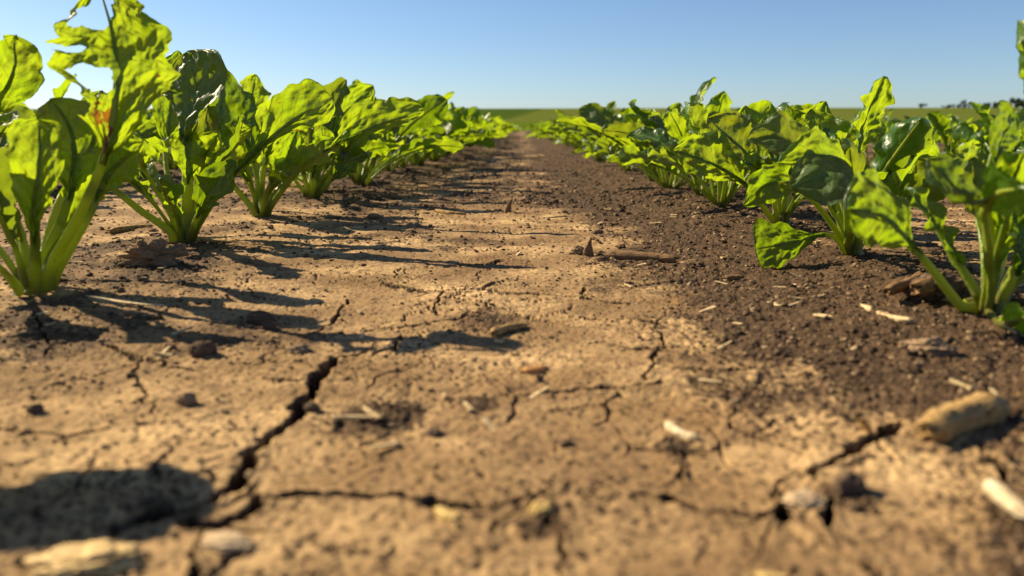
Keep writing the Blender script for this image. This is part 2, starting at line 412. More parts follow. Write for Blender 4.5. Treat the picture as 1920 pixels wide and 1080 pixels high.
def leaf_arrays(P, s0=.4, W=.2, nrm=(0, -1, .3), twist=0, cup=.25, ruf=.16, nu=34, nv=18, seed=0, peak=.42, lm=None, rm=None,
                holes=(), rag=0, r0=.027, ntube=7, curl=0, pk=.05, bs=1.0):
    """P: control points (metres) from crown to tip; W: half width in H. returns blade (V,Q,uv) and stalk (V,Q)."""
    rs = np.random.default_rng(seed)
    C, L = catmull(P, 160)
    T = unit(np.gradient(C, axis=0))
    N0 = np.array(nrm, float)
    if N0.ndim == 1: N0 = np.repeat(N0[None], 160, 0)
    else:
        k = np.linspace(0, 1, len(N0)); N0 = np.stack([np.interp(np.linspace(0, 1, 160), k, N0[:, i]) for i in range(3)], 1)
    S = unit(np.cross(T, N0)); N = np.cross(S, T)
    tw = np.radians(twist) * np.linspace(0, 1, 160)[:, None]
    S, N = S * np.cos(tw) + N * np.sin(tw), N * np.cos(tw) - S * np.sin(tw)
    W = W * H; Lb = L * (1 - s0)
    u = np.linspace(0, 1, nu); v = np.linspace(-1, 1, nv)
    v = np.sign(v) * np.abs(v) ** .85
    ci = (s0 + (1 - s0) * u) * 159
    def smp(A): return np.stack([np.interp(ci, np.arange(160), A[:, k]) for k in range(3)], 1)
    M, S_, N_ = smp(C), unit(smp(S)), unit(smp(N))
    a = 1.6; b = a * (1 - peak) / peak * .42
    prof = (np.clip(u, 0, 1) ** a) * (np.clip(1 - u, 0, 1) ** b)
    prof = prof / prof.max(); prof = prof ** .85
    prof = np.maximum(prof, .10 * (1 - u) ** .3 * (u < .5))
    prof[-1] = .03
    U, Vv = np.meshgrid(u, v, indexing='ij'); w = np.repeat(prof[:, None], nv, 1) * W
    side = (Vv < 0).astype(int)
    kx = np.linspace(0, 1, 9)
    for sd, arr in ((1, lm), (0, rm)):       # v<0 is the left side seen along the leaf
        f = np.interp(u, np.linspace(0, 1, len(arr)), arr) if arr is not None else np.ones(nu)
        f = f * (1 + .05 * np.interp(u, np.linspace(0, 1, 11), rs.normal(0, 1, 11)))
        if rag: f = f * np.clip(1 + rag * fbm(u * 11, np.full(nu, sd * 5.3 + seed), seed + 3, 3), .12, 1.5)
        w = np.where(side == sd, w * f[:, None], w)
    av = np.abs(Vv)
    ph = rs.uniform(0, 6.28, 8); fq = Lb / (W + 1e-9) * .8
    fq = min(max(fq, 1.6), 4.2)
    sgn = np.where(Vv < 0, 0, 1)
    rf = np.sin(2 * np.pi * fq * U + ph[0] + sgn * ph[1]) + .45 * np.sin(2 * np.pi * fq * 1.7 * U + ph[2] + sgn * ph[3]) + .12 * np.sin(2 * np.pi * fq * 3.3 * U + ph[4] + sgn * 2)
    env = np.clip(np.sin(np.pi * np.clip(U * .9 + .08, 0, 1)), 0, 1) ** .5
    edge_in = 1 + .05 * np.sin(2 * np.pi * fq * 1.9 * U + ph[5] + sgn * ph[6]) * av ** 3 + .03 * noise(U * 26, sgn * 3.1 + seed, seed) * av ** 4
    lat = Vv * w * edge_in
    veinp = np.abs(np.sin(np.pi * (U * 8.0 - 1.9 * av + .35)))
    up = cup * av ** 1.6 * w + ruf * W * av ** 2.2 * rf * env + pk * W * veinp * np.clip(av * 3, 0, 1) * (1 - av * .5) * env
    up = up + curl * W * np.clip(av - .45, 0, 1) ** 2 * 3 * np.where(Vv < 0, 1, .4)
    up = up + .14 * W * noise(U * 5 + seed, Vv * 2.2, seed + 9) + .042 * W * noise(U * 13, Vv * 6, seed + 10) + .025 * W * noise(U * 27, Vv * 12, seed + 11)
    # where the edge bends far, pull it in so the blade keeps its width
    lat = lat * (1 - .25 * np.clip(np.abs(up) / (w + 1e-6), 0, 1) * av)
    Pv = M[:, None] + S_[:, None] * lat[..., None] + N_[:, None] * up[..., None]
    i = np.arange(nu - 1)[:, None] * nv; j = np.arange(nv - 1)[None]
    Qd = np.stack([i + j, i + j + 1, i + nv + j + 1, i + nv + j], -1).reshape(-1, 4)
    if holes:
        uc = ((U[:-1, :-1] + U[1:, 1:]) / 2).ravel(); vc = ((Vv[:-1, :-1] + Vv[1:, 1:]) / 2).ravel()
        keep = np.ones(len(Qd), bool)
        for hu, hv, ru, rv in holes:
            d = np.hypot((uc - hu) / ru, (vc - hv) / rv) + .28 * noise(uc * 16 + hu * 9, vc * 5, seed + 4)
            keep &= d > 1
        Qd = Qd[keep]
    uv = np.stack([U.ravel(), (Vv.ravel() + 1) / 2], 1)
    # stalk + midrib
    nt = 26; ti = np.linspace(0, .97, nt) * 159
    def smt(A): return np.stack([np.interp(ti, np.arange(160), A[:, k]) for k in range(3)], 1)
    Mc, Sc, Nc = smt(C), unit(smt(S)), unit(smt(N))
    f = np.linspace(0, .97, nt)
    rad = np.where(f < s0, r0 * (1.2 - .40 * f / max(s0, .01)), r0 * .8 * (1 - (f - s0) / (1 - s0)) ** 1.1 + .0035) * H
    rad[0] *= 1.05
    th = np.linspace(0, 2 * np.pi, ntube, endpoint=False)
    cx = np.cos(th); cy = np.sin(th); cy = np.where(cy > 0, cy * .45, cy)      # flat-topped section
    off = np.where(f < s0, 0, -rad * .35)
    V2 = Mc[:, None] + Sc[:, None] * (cx * 1.12)[None, :, None] * rad[:, None, None] + Nc[:, None] * (cy[None] * rad[:, None] + off[:, None])[..., None]
    i = np.arange(nt - 1)[:, None] * ntube; j = np.arange(ntube)[None]; j2 = (j + 1) % ntube
    Q2 = np.stack([i + j, i + j2, i + ntube + j2, i + ntube + j], -1).reshape(-1, 4)
    return (Pv.reshape(-1, 3), Qd, uv), (V2.reshape(-1, 3), Q2)

def add_leaf(root, origin, arr, label=None, shaded=False):
    (V, Qd, uv), (V2, Q2) = arr
    lf = obj('leaf', mesh('leaf', V - origin, Qd, TORN if label and 'torn' in label else SHADELEAF if shaded else LEAF, uv), root)
    if label: lf['label'] = label
    obj('leaf_stalk', mesh('leaf_stalk', V2 - origin, Q2, STALK), lf)
def root_crown(root, rad=.11, seed=0):      # the short beet top the stalks grow from
    rs = np.random.default_rng(seed); n = 12; rows = []
    for k, (zz, rr) in enumerate(((-.12, .9), (-.04, .85), (.0, .75), (.04, .55), (.07, .25), (.075, .02))):
        for t in range(n):
            a_ = 2 * math.pi * t / n; q = rr * rad * (1 + .12 * math.sin(a_ * 3 + seed + k) + rs.normal(0, .03))
            rows.append((q * math.cos(a_) * H, q * math.sin(a_) * H, zz * H))
    i = np.arange(5)[:, None] * n; j = np.arange(n)[None]; Qc = np.stack([i + j, i + (j + 1) % n, i + n + (j + 1) % n, i + n + j], -1).reshape(-1, 4)
    obj('root_top', mesh('root_top', np.array(rows), Qc, STALK), root)

ORD = ('first second third fourth fifth sixth seventh eighth ninth tenth eleventh twelfth thirteenth fourteenth fifteenth sixteenth '
       'seventeenth eighteenth nineteenth twentieth').split()

def hero(name_label, base, leaves, group, seed, rad=.11):
    g = gp(*base); zz = hz(*g) ; org = np.array([g[0], g[1], zz - .012 * H])
    root = obj('beet_plant', None, loc=org); root.empty_display_size = .02
    tag(root, name_label, 'beet plant', group)
    root_crown(root, rad, seed)
    for k, (pts, kw) in enumerate(leaves):
        kw = dict(kw); lab = kw.pop('label', None); shaded = kw.pop('shaded', False)
        if not shaded:
            nn = np.array(kw['nrm'], float); kw['nrm'] = nn + (np.array([.42, 0, 0]) if base[0] < 960 else np.array([.62, -.15, -.2]))
        P = [at(px, py, g[1] + dd * H) for px, py, dd in pts]
        d0 = unit(P[0] - org - np.array([0, 0, .1 * H]))
        dirn = P[0] - org; dirn[2] = 0; dirn = unit(dirn)
        start = org + dirn * rad * .80 * H + np.array([0, 0, .03 * H])
        kw.setdefault('seed', seed * 37 + k)
        kw['W'] = kw['W'] * (.86 if k else 1); kw['ruf'] = kw.get('ruf', .16) * 1.08; kw['pk'] = kw.get('pk', .05) * 1.1
        kw.setdefault('nu', 64); kw.setdefault('nv', 34)
        add_leaf(root, org, leaf_arrays([start] + P, **kw), lab, shaded)
    rs = np.random.default_rng(seed + 900)      # the small young leaves in the heart of the plant
    for k in range(3 if seed == 1 else 6):
        az = rs.uniform(0, 6.28); el = math.radians(rs.uniform(50, 82)); L = rs.uniform(.7, 1.35); p = org + np.array([.04 * math.cos(az), .04 * math.sin(az), .05]) * H; P = [p.copy()]
        for j in range(4):
            e = el - .22 * j * rs.uniform(0, 1.6); p = p + L / 4 * H * np.array([math.cos(az) * math.cos(e), math.sin(az) * math.cos(e), math.sin(e)]); P.append(p.copy())
        nn = np.array([-math.cos(az) * math.sin(el), -math.sin(az) * math.sin(el), math.cos(el)])
        add_leaf(root, org, leaf_arrays(P, s0=rs.uniform(.3, .45), W=rs.uniform(.10, .19), nrm=nn, twist=rs.normal(0, 60), ruf=rs.uniform(.2, .38), cup=.4, curl=rs.uniform(0, .6), pk=.09, r0=.020,
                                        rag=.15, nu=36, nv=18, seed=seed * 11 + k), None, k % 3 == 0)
    return root, g

UPC = (0, -.6, .8); CAM = (0, -1, .15)
LG = 'beet plants of the row left of the bare strip'; RG = 'beet plants of the row right of the bare strip'
hero('nearest beet plant on the left, one tall leaf torn and holed', (62, 562), [
 ([(100,490,-.05),(150,400,-.1),(195,295,-.12),(216,190,-.1),(214,80,0),(185,-30,.1)], dict(s0=.45, W=.32, nrm=(.05,-1,.05), cup=.12, ruf=.10, nu=190, nv=90, peak=.42, rag=.16,
    lm=[.5,.95,1.2,.75,1.0,1.15,1.0,.7,.9], rm=[.8,1.0,1.0,1.0,1.0,.9,.8,.8,.8], holes=((.44,-.42,.085,.36),(.62,-.75,.022,.35),(.83,-.35,.08,.5),(.28,-.9,.05,.2),(.94,.1,.08,.3)), label='tall torn leaf with a hole near its midrib')),
 ([(66,480,-.15),(64,400,-.25),(72,310,-.28),(74,225,-.2)], dict(s0=.28, W=.175, nrm=(-.1,-1,.1), cup=.35, ruf=.13, peak=.62, pk=.09, rag=.12, r0=.03, label='short bright ruffled leaf standing in front')),
 ([(85,480,.1),(120,400,.15),(140,310,.2),(130,240,.25),(95,185,.3)], dict(s0=.45, W=.26, nrm=(.2,-1,.3), rag=.3, ruf=.2, holes=((.5,.3,.08,.3),))),
 ([(20,520,-.2),(-20,480,-.4),(-80,420,-.5),(-160,380,-.6)], dict(s0=.5, W=.28, nrm=UPC)),
 ([(45,480,0),(25,400,0),(8,340,.05),(-10,290,.1)], dict(s0=.35, W=.17, nrm=(-.3,-1,.1), cup=.4, pk=.08, shaded=True)),
 ([(110,500,.0),(165,405,.05),(205,325,.1),(268,268,.1)], dict(s0=.55, W=.15, nrm=(.3,-.8,.5), ruf=.2)),
 ([(40,450,.3),(-10,330,.4),(-15,220,.5),(22,140,.5),(28,66,.6)], dict(s0=.64, W=.19, nrm=(.5,-.8,-.1), cup=.5, ruf=.2, rag=.12, label='leaf curling at the left edge of the view')),
 ([(80,480,.4),(110,380,.6),(150,310,.7),(180,240,.7),(190,170,.8)], dict(s0=.5, W=.2, nrm=(.1,-.3,.9), ruf=.2)),
], LG, 1, .14)
hero('second beet plant on the left, one long bright leaf reaching right', (345, 460), [
 ([(372,420,-.1),(415,355,-.15),(480,283,-.2),(550,225,-.2),(622,183,-.2)], dict(s0=.40, W=.215, nrm=(.1,-1,.25), cup=.08, ruf=.08, peak=.60, lm=[.9,.8,.4,1.0,1.2,1.1,1.1], rm=[1.0,1.0,.3,.35,.5,.7,.8], label='long bright leaf reaching up to the right')),
 ([(345,390,.0),(347,310,.0),(352,240,-.05),(366,165,0),(352,98,.1)], dict(s0=.47, W=.40, nrm=(-.35,-.75,.55), cup=.1, ruf=.10, peak=.5, pk=.07, shaded=True, label='broad dark leaf with a silver sheen')),
 ([(325,410,.0),(292,350,-.1),(268,310,-.3),(262,275,-.7),(270,262,-1.1)], dict(s0=.42, W=.22, nrm=(.1,-.25,1), ruf=.2, pk=.09)),
 ([(318,432,-.1),(265,395,-.15),(205,348,-.2),(150,318,-.1),(105,290,0)], dict(s0=.55, W=.2, nrm=UPC, r0=.030)),
 ([(350,400,-.05),(353,340,-.1),(350,290,-.1),(343,240,0)], dict(s0=.5, W=.16, nrm=CAM, r0=.039, cup=.4)),
 ([(336,420,-.15),(322,375,-.2),(316,335,-.2)], dict(s0=.2, W=.085, nrm=(.3,-1,.1), ruf=.3, rag=.5, r0=.02)),
 ([(362,425,-.15),(385,375,-.25),(412,340,-.3),(440,300,-.3)], dict(s0=.3, W=.17, nrm=(0,-.9,.5), ruf=.22, cup=.4, lm=[1,1.2,1.2,1,1])),
 ([(360,400,.3),(390,310,.5),(412,220,.6),(420,128,.7)], dict(s0=.48, W=.25, nrm=(.3,-.8,.4), ruf=.2)),
 ([(330,390,.3),(310,300,.6),(320,200,.8),(335,95,.9)], dict(s0=.5, W=.24, nrm=(-.3,-.8,.2), ruf=.2)),
 ([(350,400,.4),(390,320,.9),(430,260,1.1),(470,240,1.2)], dict(s0=.4, W=.28, nrm=(.1,-.8,.6), ruf=.2)),
 ([(325,410,.3),(280,340,.6),(220,290,.8),(160,250,.9)], dict(s0=.45, W=.26, nrm=(-.2,-.5,.8), ruf=.2)),
 ([(345,400,.3),(370,340,.4),(385,290,.2),(410,250,0)], dict(s0=.4, W=.22, nrm=(.1,-1,.3), ruf=.2)),
], LG, 2, .12)
hero('third beet plant on the left, a long low leaf over the strip', (490, 412), [
 ([(512,380,-.1),(560,320,-.2),(620,277,-.25),(690,242,-.3),(795,205,-.3)], dict(s0=.46, W=.20, nrm=(.05,-1,.4), cup=.1, ruf=.12, peak=.55, lm=[.8,1.2,1.3,1.3,1.1,1], rm=[.6,.4,.5,.6,.8], label='long leaf leaning right over the soil')),
 ([(483,350,0),(470,290,.1),(450,230,.15),(440,165,.3)], dict(s0=.4, W=.3, nrm=(-.2,-1,.2), ruf=.18)),
 ([(492,350,.1),(500,290,.1),(515,235,.15),(540,180,.3)], dict(s0=.4, W=.27, nrm=(.3,-.8,.5), ruf=.18)),
 ([(472,390,-.1),(432,340,-.1),(395,285,0),(372,235,0)], dict(s0=.5, W=.24, nrm=(-.3,-.8,.5), r0=.028, shaded=True)),
 ([(478,370,0),(455,320,0),(425,270,-.1),(380,255,-.2)], dict(s0=.5, W=.22, nrm=(0,-.6,.8))),
 ([(500,370,-.2),(520,330,-.3),(540,290,-.3),(556,240,-.3)], dict(s0=.3, W=.21, nrm=(0,-1,.1), cup=.35, ruf=.2, pk=.09)),
 ([(490,370,.4),(480,300,.6),(470,220,.9),(478,140,1.2)], dict(s0=.5, W=.26, nrm=(.5,-.8,.4), ruf=.22)),
 ([(500,385,0),(540,335,.1),(585,300,.2),(640,262,.3)], dict(s0=.4, W=.2, nrm=(.1,-.5,.9), ruf=.2)),
 ([(495,380,-.2),(505,350,-.3),(530,318,-.4),(545,335,-.5)], dict(s0=.5, W=.16, nrm=(0,-.7,.6))),
], LG, 3, .12)
hero('fourth beet plant on the left, its tops curled dark against the sky', (585, 382), [
 ([(590,330,0),(600,280,0),(615,230,0),(650,150,.1)], dict(s0=.4, W=.22, nrm=(-.3,-.9,.5), ruf=.2, curl=.5, shaded=True)),
 ([(600,345,-.1),(640,290,-.2),(680,240,-.3),(740,215,-.3)], dict(s0=.4, W=.27, nrm=(0,-1,.4), ruf=.15, lm=[1,1.3,1.3,1.2,1])),
 ([(575,350,0),(560,300,0),(545,250,0),(560,200,0)], dict(s0=.4, W=.27, nrm=(-.2,-1,.2))),
 ([(570,360,0),(540,320,-.1),(510,280,-.2),(480,265,-.2)], dict(s0=.45, W=.24, nrm=UPC)),
 ([(590,340,.2),(620,280,.5),(640,220,.8),(700,160,1)], dict(s0=.4, W=.3, nrm=(.2,-.9,.4), ruf=.2)),
 ([(605,355,-.1),(635,325,-.2),(660,300,-.2),(690,290,-.2)], dict(s0=.35, W=.2, nrm=(0,-.9,.6))),
 ([(585,340,-.2),(592,300,-.3),(605,268,-.3),(600,235,-.3)], dict(s0=.3, W=.2, nrm=(.1,-1,.1), cup=.4, pk=.09)),
 ([(580,350,.3),(590,290,.5),(610,230,.7),(600,180,.9)], dict(s0=.4, W=.28, nrm=(-.3,-.9,.3))),
], LG, 4, .12)
hero('nearest beet plant on the right, blurred thick stalks at the frame edge', (1848, 600), [
 ([(1805,575,-.1),(1755,512,-.15),(1700,445,-.2),(1652,402,-.25),(1588,392,-.35)], dict(s0=.47, W=.21, nrm=(.1,-.75,.65), cup=-.1, ruf=.13, r0=.028, lm=[.8,.9,.9,1], rm=[1,1.3,1.1,1], label='leaf arching low towards the strip')),
 ([(1838,560,0),(1800,495,.05),(1768,440,.1),(1735,395,.15),(1700,350,.2)], dict(s0=.35, W=.13, nrm=(.3,-.9,.3), cup=.3, ruf=.28, r0=.033)),
 ([(1857,520,-.05),(1858,430,-.1),(1857,350,-.1),(1868,285,-.1),(1900,205,0)], dict(s0=.68, W=.15, nrm=(0,-1,.1), cup=.1, ruf=.08, r0=.027, peak=.5, lm=[1.2,1.4,1.3,1])),
 ([(1860,540,-.2),(1856,460,-.4),(1850,400,-.5),(1872,362,-.7),(1925,352,-.9)], dict(s0=.62, W=.14, nrm=(0,-.5,.9), cup=.1, ruf=.1)),
 ([(1880,560,-.1),(1905,510,-.15),(1912,450,-.15),(1900,385,-.1)], dict(s0=.36, W=.14, nrm=(-.1,-1,.1), cup=.35, ruf=.15, pk=.14, r0=.035, label='puckered bright leaf at the right edge')),
 ([(1855,530,-.2),(1852,440,-.4),(1835,375,-.5),(1790,350,-.6),(1738,298,-.6)], dict(s0=.58, W=.14, nrm=(-.3,-.7,.7), ruf=.1, shaded=True)),
 ([(1868,540,.2),(1895,430,.4),(1935,300,.4),(1930,180,.2),(1911,38,.1)], dict(s0=.68, W=.115, nrm=(-.1,-1,.0), cup=.2, ruf=.2, curl=.4)),
 ([(1862,545,.2),(1870,460,.3),(1880,380,.3),(1905,320,.3)], dict(s0=.3, W=.22, nrm=(-.2,-1,.2), cup=.3, pk=.09)),
 ([(1885,560,.2),(1930,480,.4),(1985,400,.5),(2060,350,.5)], dict(s0=.4, W=.28, nrm=UPC)),
 ([(1870,600,-.3),(1895,606,-.5),(1930,590,-.7)], dict(s0=.4, W=.1, nrm=(0,-.2,1))),
 ([(1850,520,.3),(1840,420,.6),(1825,330,.8),(1840,270,1.0)], dict(s0=.5, W=.22, nrm=(-.4,-.8,.3))),
 ([(1868,530,.4),(1890,420,.8),(1870,310,1.1),(1865,240,1.2)], dict(s0=.5, W=.22, nrm=(.4,-.8,.3))),
], RG, 5, .13)
hero('second beet plant on the right, a cut-off leaf lying low beside it', (1597, 487), [
 ([(1586,474,-.1),(1568,448,-.2),(1545,440,-.25),(1490,452,-.3),(1416,468,-.35)], dict(s0=.40, W=.20, nrm=(.05,-.85,.5), cup=.05, ruf=.03, peak=.74, r0=.018, lm=[1,1,1,.9,.8], rm=[.6,1,1,1.1], label='low leaf hanging just above the soil')),
 ([(1590,450,-.2),(1602,410,-.5),(1618,368,-.8),(1575,325,-1.0),(1482,352,-1.1)], dict(s0=.48, W=.27, nrm=(-.1,-.65,.75), cup=-.12, ruf=.10, shaded=True, lm=[1.2,1.3,1.2,1], label='broad dark drooping leaf, slightly blurred')),
 ([(1600,430,.1),(1606,350,.15),(1604,290,.15),(1622,225,.15),(1660,143,.1)], dict(s0=.42, W=.17, nrm=(.0,-1,.1), cup=.2, ruf=.2, rag=.2, curl=.1, peak=.4, lm=[1,1.3,.9,.7,1.1,1.5,2], rm=[1.2,1.5,.8,.7,1.0,1.4,2], label='narrow upright leaf with curled edges')),
 ([(1590,430,-.2),(1588,360,-.4),(1590,312,-.6),(1545,292,-.8),(1460,302,-.9)], dict(s0=.52, W=.13, nrm=(.1,-.95,.5), cup=-.05, ruf=.08, rm=[1.3,1.6,1.5,1.2], lm=[.5,.5,.6])),
 ([(1582,440,.1),(1562,370,.15),(1525,300,.1),(1470,262,0),(1400,262,0)], dict(s0=.4, W=.24, nrm=(-.2,-.8,.65), ruf=.14, shaded=True)),
 ([(1580,450,-.1),(1540,392,-.3),(1490,345,-.5),(1440,345,-.6),(1395,385,-.7)], dict(s0=.5, W=.15, nrm=(0,-.6,.8), ruf=.25)),
 ([(1612,450,-.1),(1634,415,-.15),(1645,362,-.2),(1668,318,-.2)], dict(s0=.45, W=.20, nrm=(.2,-.8,.5), ruf=.2, r0=.04)),
 ([(1600,440,-.1),(1600,400,-.1),(1608,350,-.1),(1625,310,0)], dict(s0=.35, W=.17, nrm=(0,-1,.2), ruf=.2, pk=.1)),
 ([(1610,440,.3),(1650,360,.5),(1680,300,.6),(1700,270,.7)], dict(s0=.4, W=.26, nrm=(.1,-.8,.6))),
 ([(1590,430,.3),(1570,340,.5),(1545,260,.6),(1520,205,.7)], dict(s0=.45, W=.24, nrm=(-.3,-.9,.3), ruf=.2)),
], RG, 6, .12)
hero('third beet plant on the right, pointed leaf tips towards the strip', (1465, 432), [
 ([(1440,400,-.1),(1405,352,-.2),(1370,325,-.25),(1325,302,-.3),(1262,282,-.3)], dict(s0=.36, W=.24, nrm=(.1,-.9,.5), cup=.1, ruf=.12, rm=[.8,1.2,1.3,1.2,1], lm=[.7,.7,.8,.8], label='pointed bright leaf aimed left')),
 ([(1455,390,.0),(1438,345,.0),(1410,298,-.05),(1372,262,-.1),(1326,222,-.1)], dict(s0=.42, W=.25, nrm=(-.2,-.8,.6), cup=.3, ruf=.15, shaded=True, rm=[1,1.2,1.3,1.1])),
 ([(1462,370,0),(1458,310,.1),(1455,250,.15),(1470,192,.2)], dict(s0=.45, W=.24, nrm=(.4,-1,.1), ruf=.25, curl=.4)),
 ([(1475,380,.1),(1500,310,.2),(1520,250,.3),(1548,190,.4)], dict(s0=.45, W=.2, nrm=(-.2,-1,.2), ruf=.2)),
 ([(1480,400,-.1),(1520,350,-.1),(1560,310,-.1),(1600,290,-.1)], dict(s0=.4, W=.26, nrm=(0,-.7,.7))),
 ([(1455,390,-.2),(1440,350,-.3),(1425,320,-.3),(1390,300,-.4)], dict(s0=.4, W=.2, nrm=(.1,-.6,.8), ruf=.2)),
 ([(1470,380,-.1),(1480,340,-.2),(1485,300,-.2),(1500,262,-.2)], dict(s0=.35, W=.24, nrm=(0,-1,.2), ruf=.2, pk=.09)),
 ([(1462,380,.3),(1440,300,.6),(1420,250,.8),(1395,200,1)], dict(s0=.4, W=.28, nrm=(-.2,-.9,.4), ruf=.2)),
], RG, 7, .12)

# ------------------------------------------------------------------ the plants that are copied along the rows
def plant_leaf_params(rs, n, lean):
    out = []; small = 0
    for k in range(n):
        az = k * 2.39996 + rs.normal(0, .25); q = k / (n - 1)          # q 0 outer .. 1 inner
        el = math.radians(42 + 40 * q + rs.normal(0, 6))
        L = (2.0 - .55 * q + rs.normal(0, .2)) * (rs.uniform(.5, .75) if k % 4 == 3 else 1)
        bend = rs.uniform(.35, .95) * (1 - .55 * q)
        p = np.zeros(3); pts = [np.array([.085 * math.cos(az), .085 * math.sin(az), .03])]
        p = pts[0].copy(); e = el
        for s in range(5):
            e2 = e - bend * (s / 4) ** 1.2 * 1.15
            stp = L / 5
            p = p + stp * np.array([math.cos(az) * math.cos(e2) + lean[0] * s * .05, math.sin(az) * math.cos(e2) + lean[1] * s * .05, math.sin(e2)])
            p[2] = max(p[2], .12)
            pts.append(p.copy())
        nn = np.array([-math.cos(az) * math.sin(el), -math.sin(az) * math.sin(el), math.cos(el)])
        out.append((pts, dict(s0=rs.uniform(.34, .48), W=rs.uniform(.17, .28) * (.75 if k % 4 == 3 else 1), nrm=nn, twist=rs.normal(0, 60), cup=rs.uniform(0, .4),
                              ruf=rs.uniform(.12, .28), curl=rs.uniform(0, .4), pk=rs.uniform(.05, .12), r0=.026, rag=rs.uniform(0, .16), peak=rs.uniform(.38, .58))))
    return out
def proto_parts(seed, n, nu, nv, lean=(.2, 0)):
    rs = np.random.default_rng(seed); res = []
    for k, (pts, kw) in enumerate(plant_leaf_params(rs, n, lean)):
        res.append(leaf_arrays([p * H for p in pts], nu=nu, nv=nv, seed=seed * 50 + k, ntube=6, **kw))
    return res
def make_proto(seed, n=15):
    root = obj('beet_plant', None); root.empty_display_size = .02
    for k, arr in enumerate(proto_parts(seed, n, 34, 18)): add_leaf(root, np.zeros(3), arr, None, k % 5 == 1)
    root_crown(root, .12, seed)
    return root
def joined(seed, n, nu, nv):
    Vs, Qs, Us, Ms = [], [], [], []; o = 0
    for kk, ((V, Qd, uv), (V2, Q2)) in enumerate(proto_parts(seed, n, nu, nv)):
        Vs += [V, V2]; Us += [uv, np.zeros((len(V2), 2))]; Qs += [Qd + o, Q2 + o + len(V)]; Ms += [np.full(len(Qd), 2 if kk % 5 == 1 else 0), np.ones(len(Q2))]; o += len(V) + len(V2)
    return np.vstack(Vs), np.vstack(Qs), np.vstack(Us), np.concatenate(Ms)
PROTO = [make_proto(s) for s in (21, 22, 23, 24, 25, 26)]
MID = []
for s in (31, 32, 33, 34, 35):
    V, Qd, uv, mi = joined(s, 14, 15, 8)
    MID.append(mesh('beet_plant', V, Qd, None, uv, True, [LEAF, STALK, SHADELEAF], mi))
used = set()
def kids(o): return [c for c in bpy.data.objects if c.parent == o]
KIDS = {p: [(c, kids(c)) for c in kids(p)] for p in PROTO}
def place_near(k, x, y, rz, sc_, label, group):
    p = PROTO[k]
    if k not in used: used.add(k); r_ = p
    else:
        r_ = p.copy(); COL.objects.link(r_)
        for c, gs in KIDS[p]:
            c2 = c.copy(); COL.objects.link(c2); c2.parent = r_
            for g in gs:
                g2 = g.copy(); COL.objects.link(g2); g2.parent = c2
    r_.location = (x, y, hz(x, y) - .01 * H); r_.rotation_euler = (random.uniform(-.07, .07), random.uniform(-.03, .12), rz); r_.scale = (sc_,) * 3
    tag(r_, label, 'beet plant', group)
def place_mid(x, y, rz, sc_, label, group):
    o = obj('beet_plant', random.choice(MID)); o.location = (x, y, hz(x, y) - .01 * H)
    o.rotation_euler = (random.uniform(-.07, .07), random.uniform(-.03, .12), rz); o.scale = (sc_,) * 3
    tag(o, label, 'beet plant', group)

def fill_row(x0, d0, d1, sc0, near_to, first, side, group, far_label, step=1.68):
    d = d0; k = first; i = random.randrange(6)
    while d < d1:
        x = x0 + random.gauss(0, .13) * H; y = d * H; s = sc0 * random.uniform(.86, 1.12)
        rz = random.uniform(0, 6.28)
        if d < near_to:
            lab = f'{ORD[k]} beet plant from the camera in the {side}' if k < 20 else far_label
            place_near(i % 6, x, y, rz, s, lab, group); i += 1
        else:
            lab = f'{ORD[k]} beet plant from the camera in the {side}' if k < 16 else far_label
            place_mid(x, y, rz, s, lab, group)
        k += 1; d += step * random.uniform(.82, 1.18)
place_near(3, ROWL - .42 * H, 2.04 * H, 1.1, .86, 'beet plant left of the frame whose shadow falls into the bottom left corner', LG)
fill_row(ROWL, 12.3, 105, 1.02, 38, 4, 'row left of the bare strip', LG, 'small blurred beet plant far down the row left of the strip')
fill_row(ROWR, 9.7, 105, .90, 38, 3, 'row right of the bare strip', RG, 'small blurred beet plant far down the row right of the strip')
OL = 'beet plants of the outer rows on the left'; OR = 'beet plants of the outer rows on the right'
fill_row(ROWL - SP, 12.0, 60, .95, 22, 0, 'second row on the left', OL, 'blurred beet plant deep in the second row on the left')
fill_row(ROWR + SP, 11.4, 78, .76, 24, 0, 'second row on the right', OR, 'blurred beet plant deep in the second row on the right')
fill_row(ROWR + 2 * SP, 20, 90, .76, 0, 20, 'third row on the right', 'beet plants of the third row on the right', 'blurred beet plant in the third row on the right')
fill_row(ROWL - 2 * SP, 22, 60, .9, 0, 20, 'third row on the left', 'beet plants of the third row on the left', 'blurred beet plant in the third row on the left')

# the rest of the rows, past counting
def crop_mass():
    base = [joined(s, 7, 6, 5) for s in (41, 42, 43)]
    # thin the stalks: only the leaf blades matter out there
    base = [(V, Qd[mi != 1], uv) for V, Qd, uv, mi in base]
    Vs, Qs, Us = [], [], []; o = 0
    for r_ in range(-14, 22):
        x0 = (ROWL if r_ < 1 else ROWR) + (r_ if r_ < 1 else r_ - 1) * SP
        dstart = {0: 106, 1: 106, -1: 61, 2: 79, 3: 91, -2: 61}.get(r_, 24 + abs(r_) * 7)
        d = dstart
        while d < 290:
            V, Qd, uv = base[random.randrange(3)]
            s = random.uniform(.85, 1.2) * (.78 if r_ > 1 else .92); a_ = random.uniform(0, 6.28); c, sn = math.cos(a_) * s, math.sin(a_) * s
            W_ = np.stack([V[:, 0] * c - V[:, 1] * sn + x0 + random.gauss(0, .15) * H, V[:, 0] * sn + V[:, 1] * c + d * H, V[:, 2] * s], 1)
            Vs.append(W_); Qs.append(Qd + o); Us.append(uv); o += len(V)
            d += random.uniform(1.7, 2.3) * (1 if d < 120 else 1.7)
    return mesh('crop_rows', np.vstack(Vs), np.vstack(Qs), LEAF, np.vstack(Us))
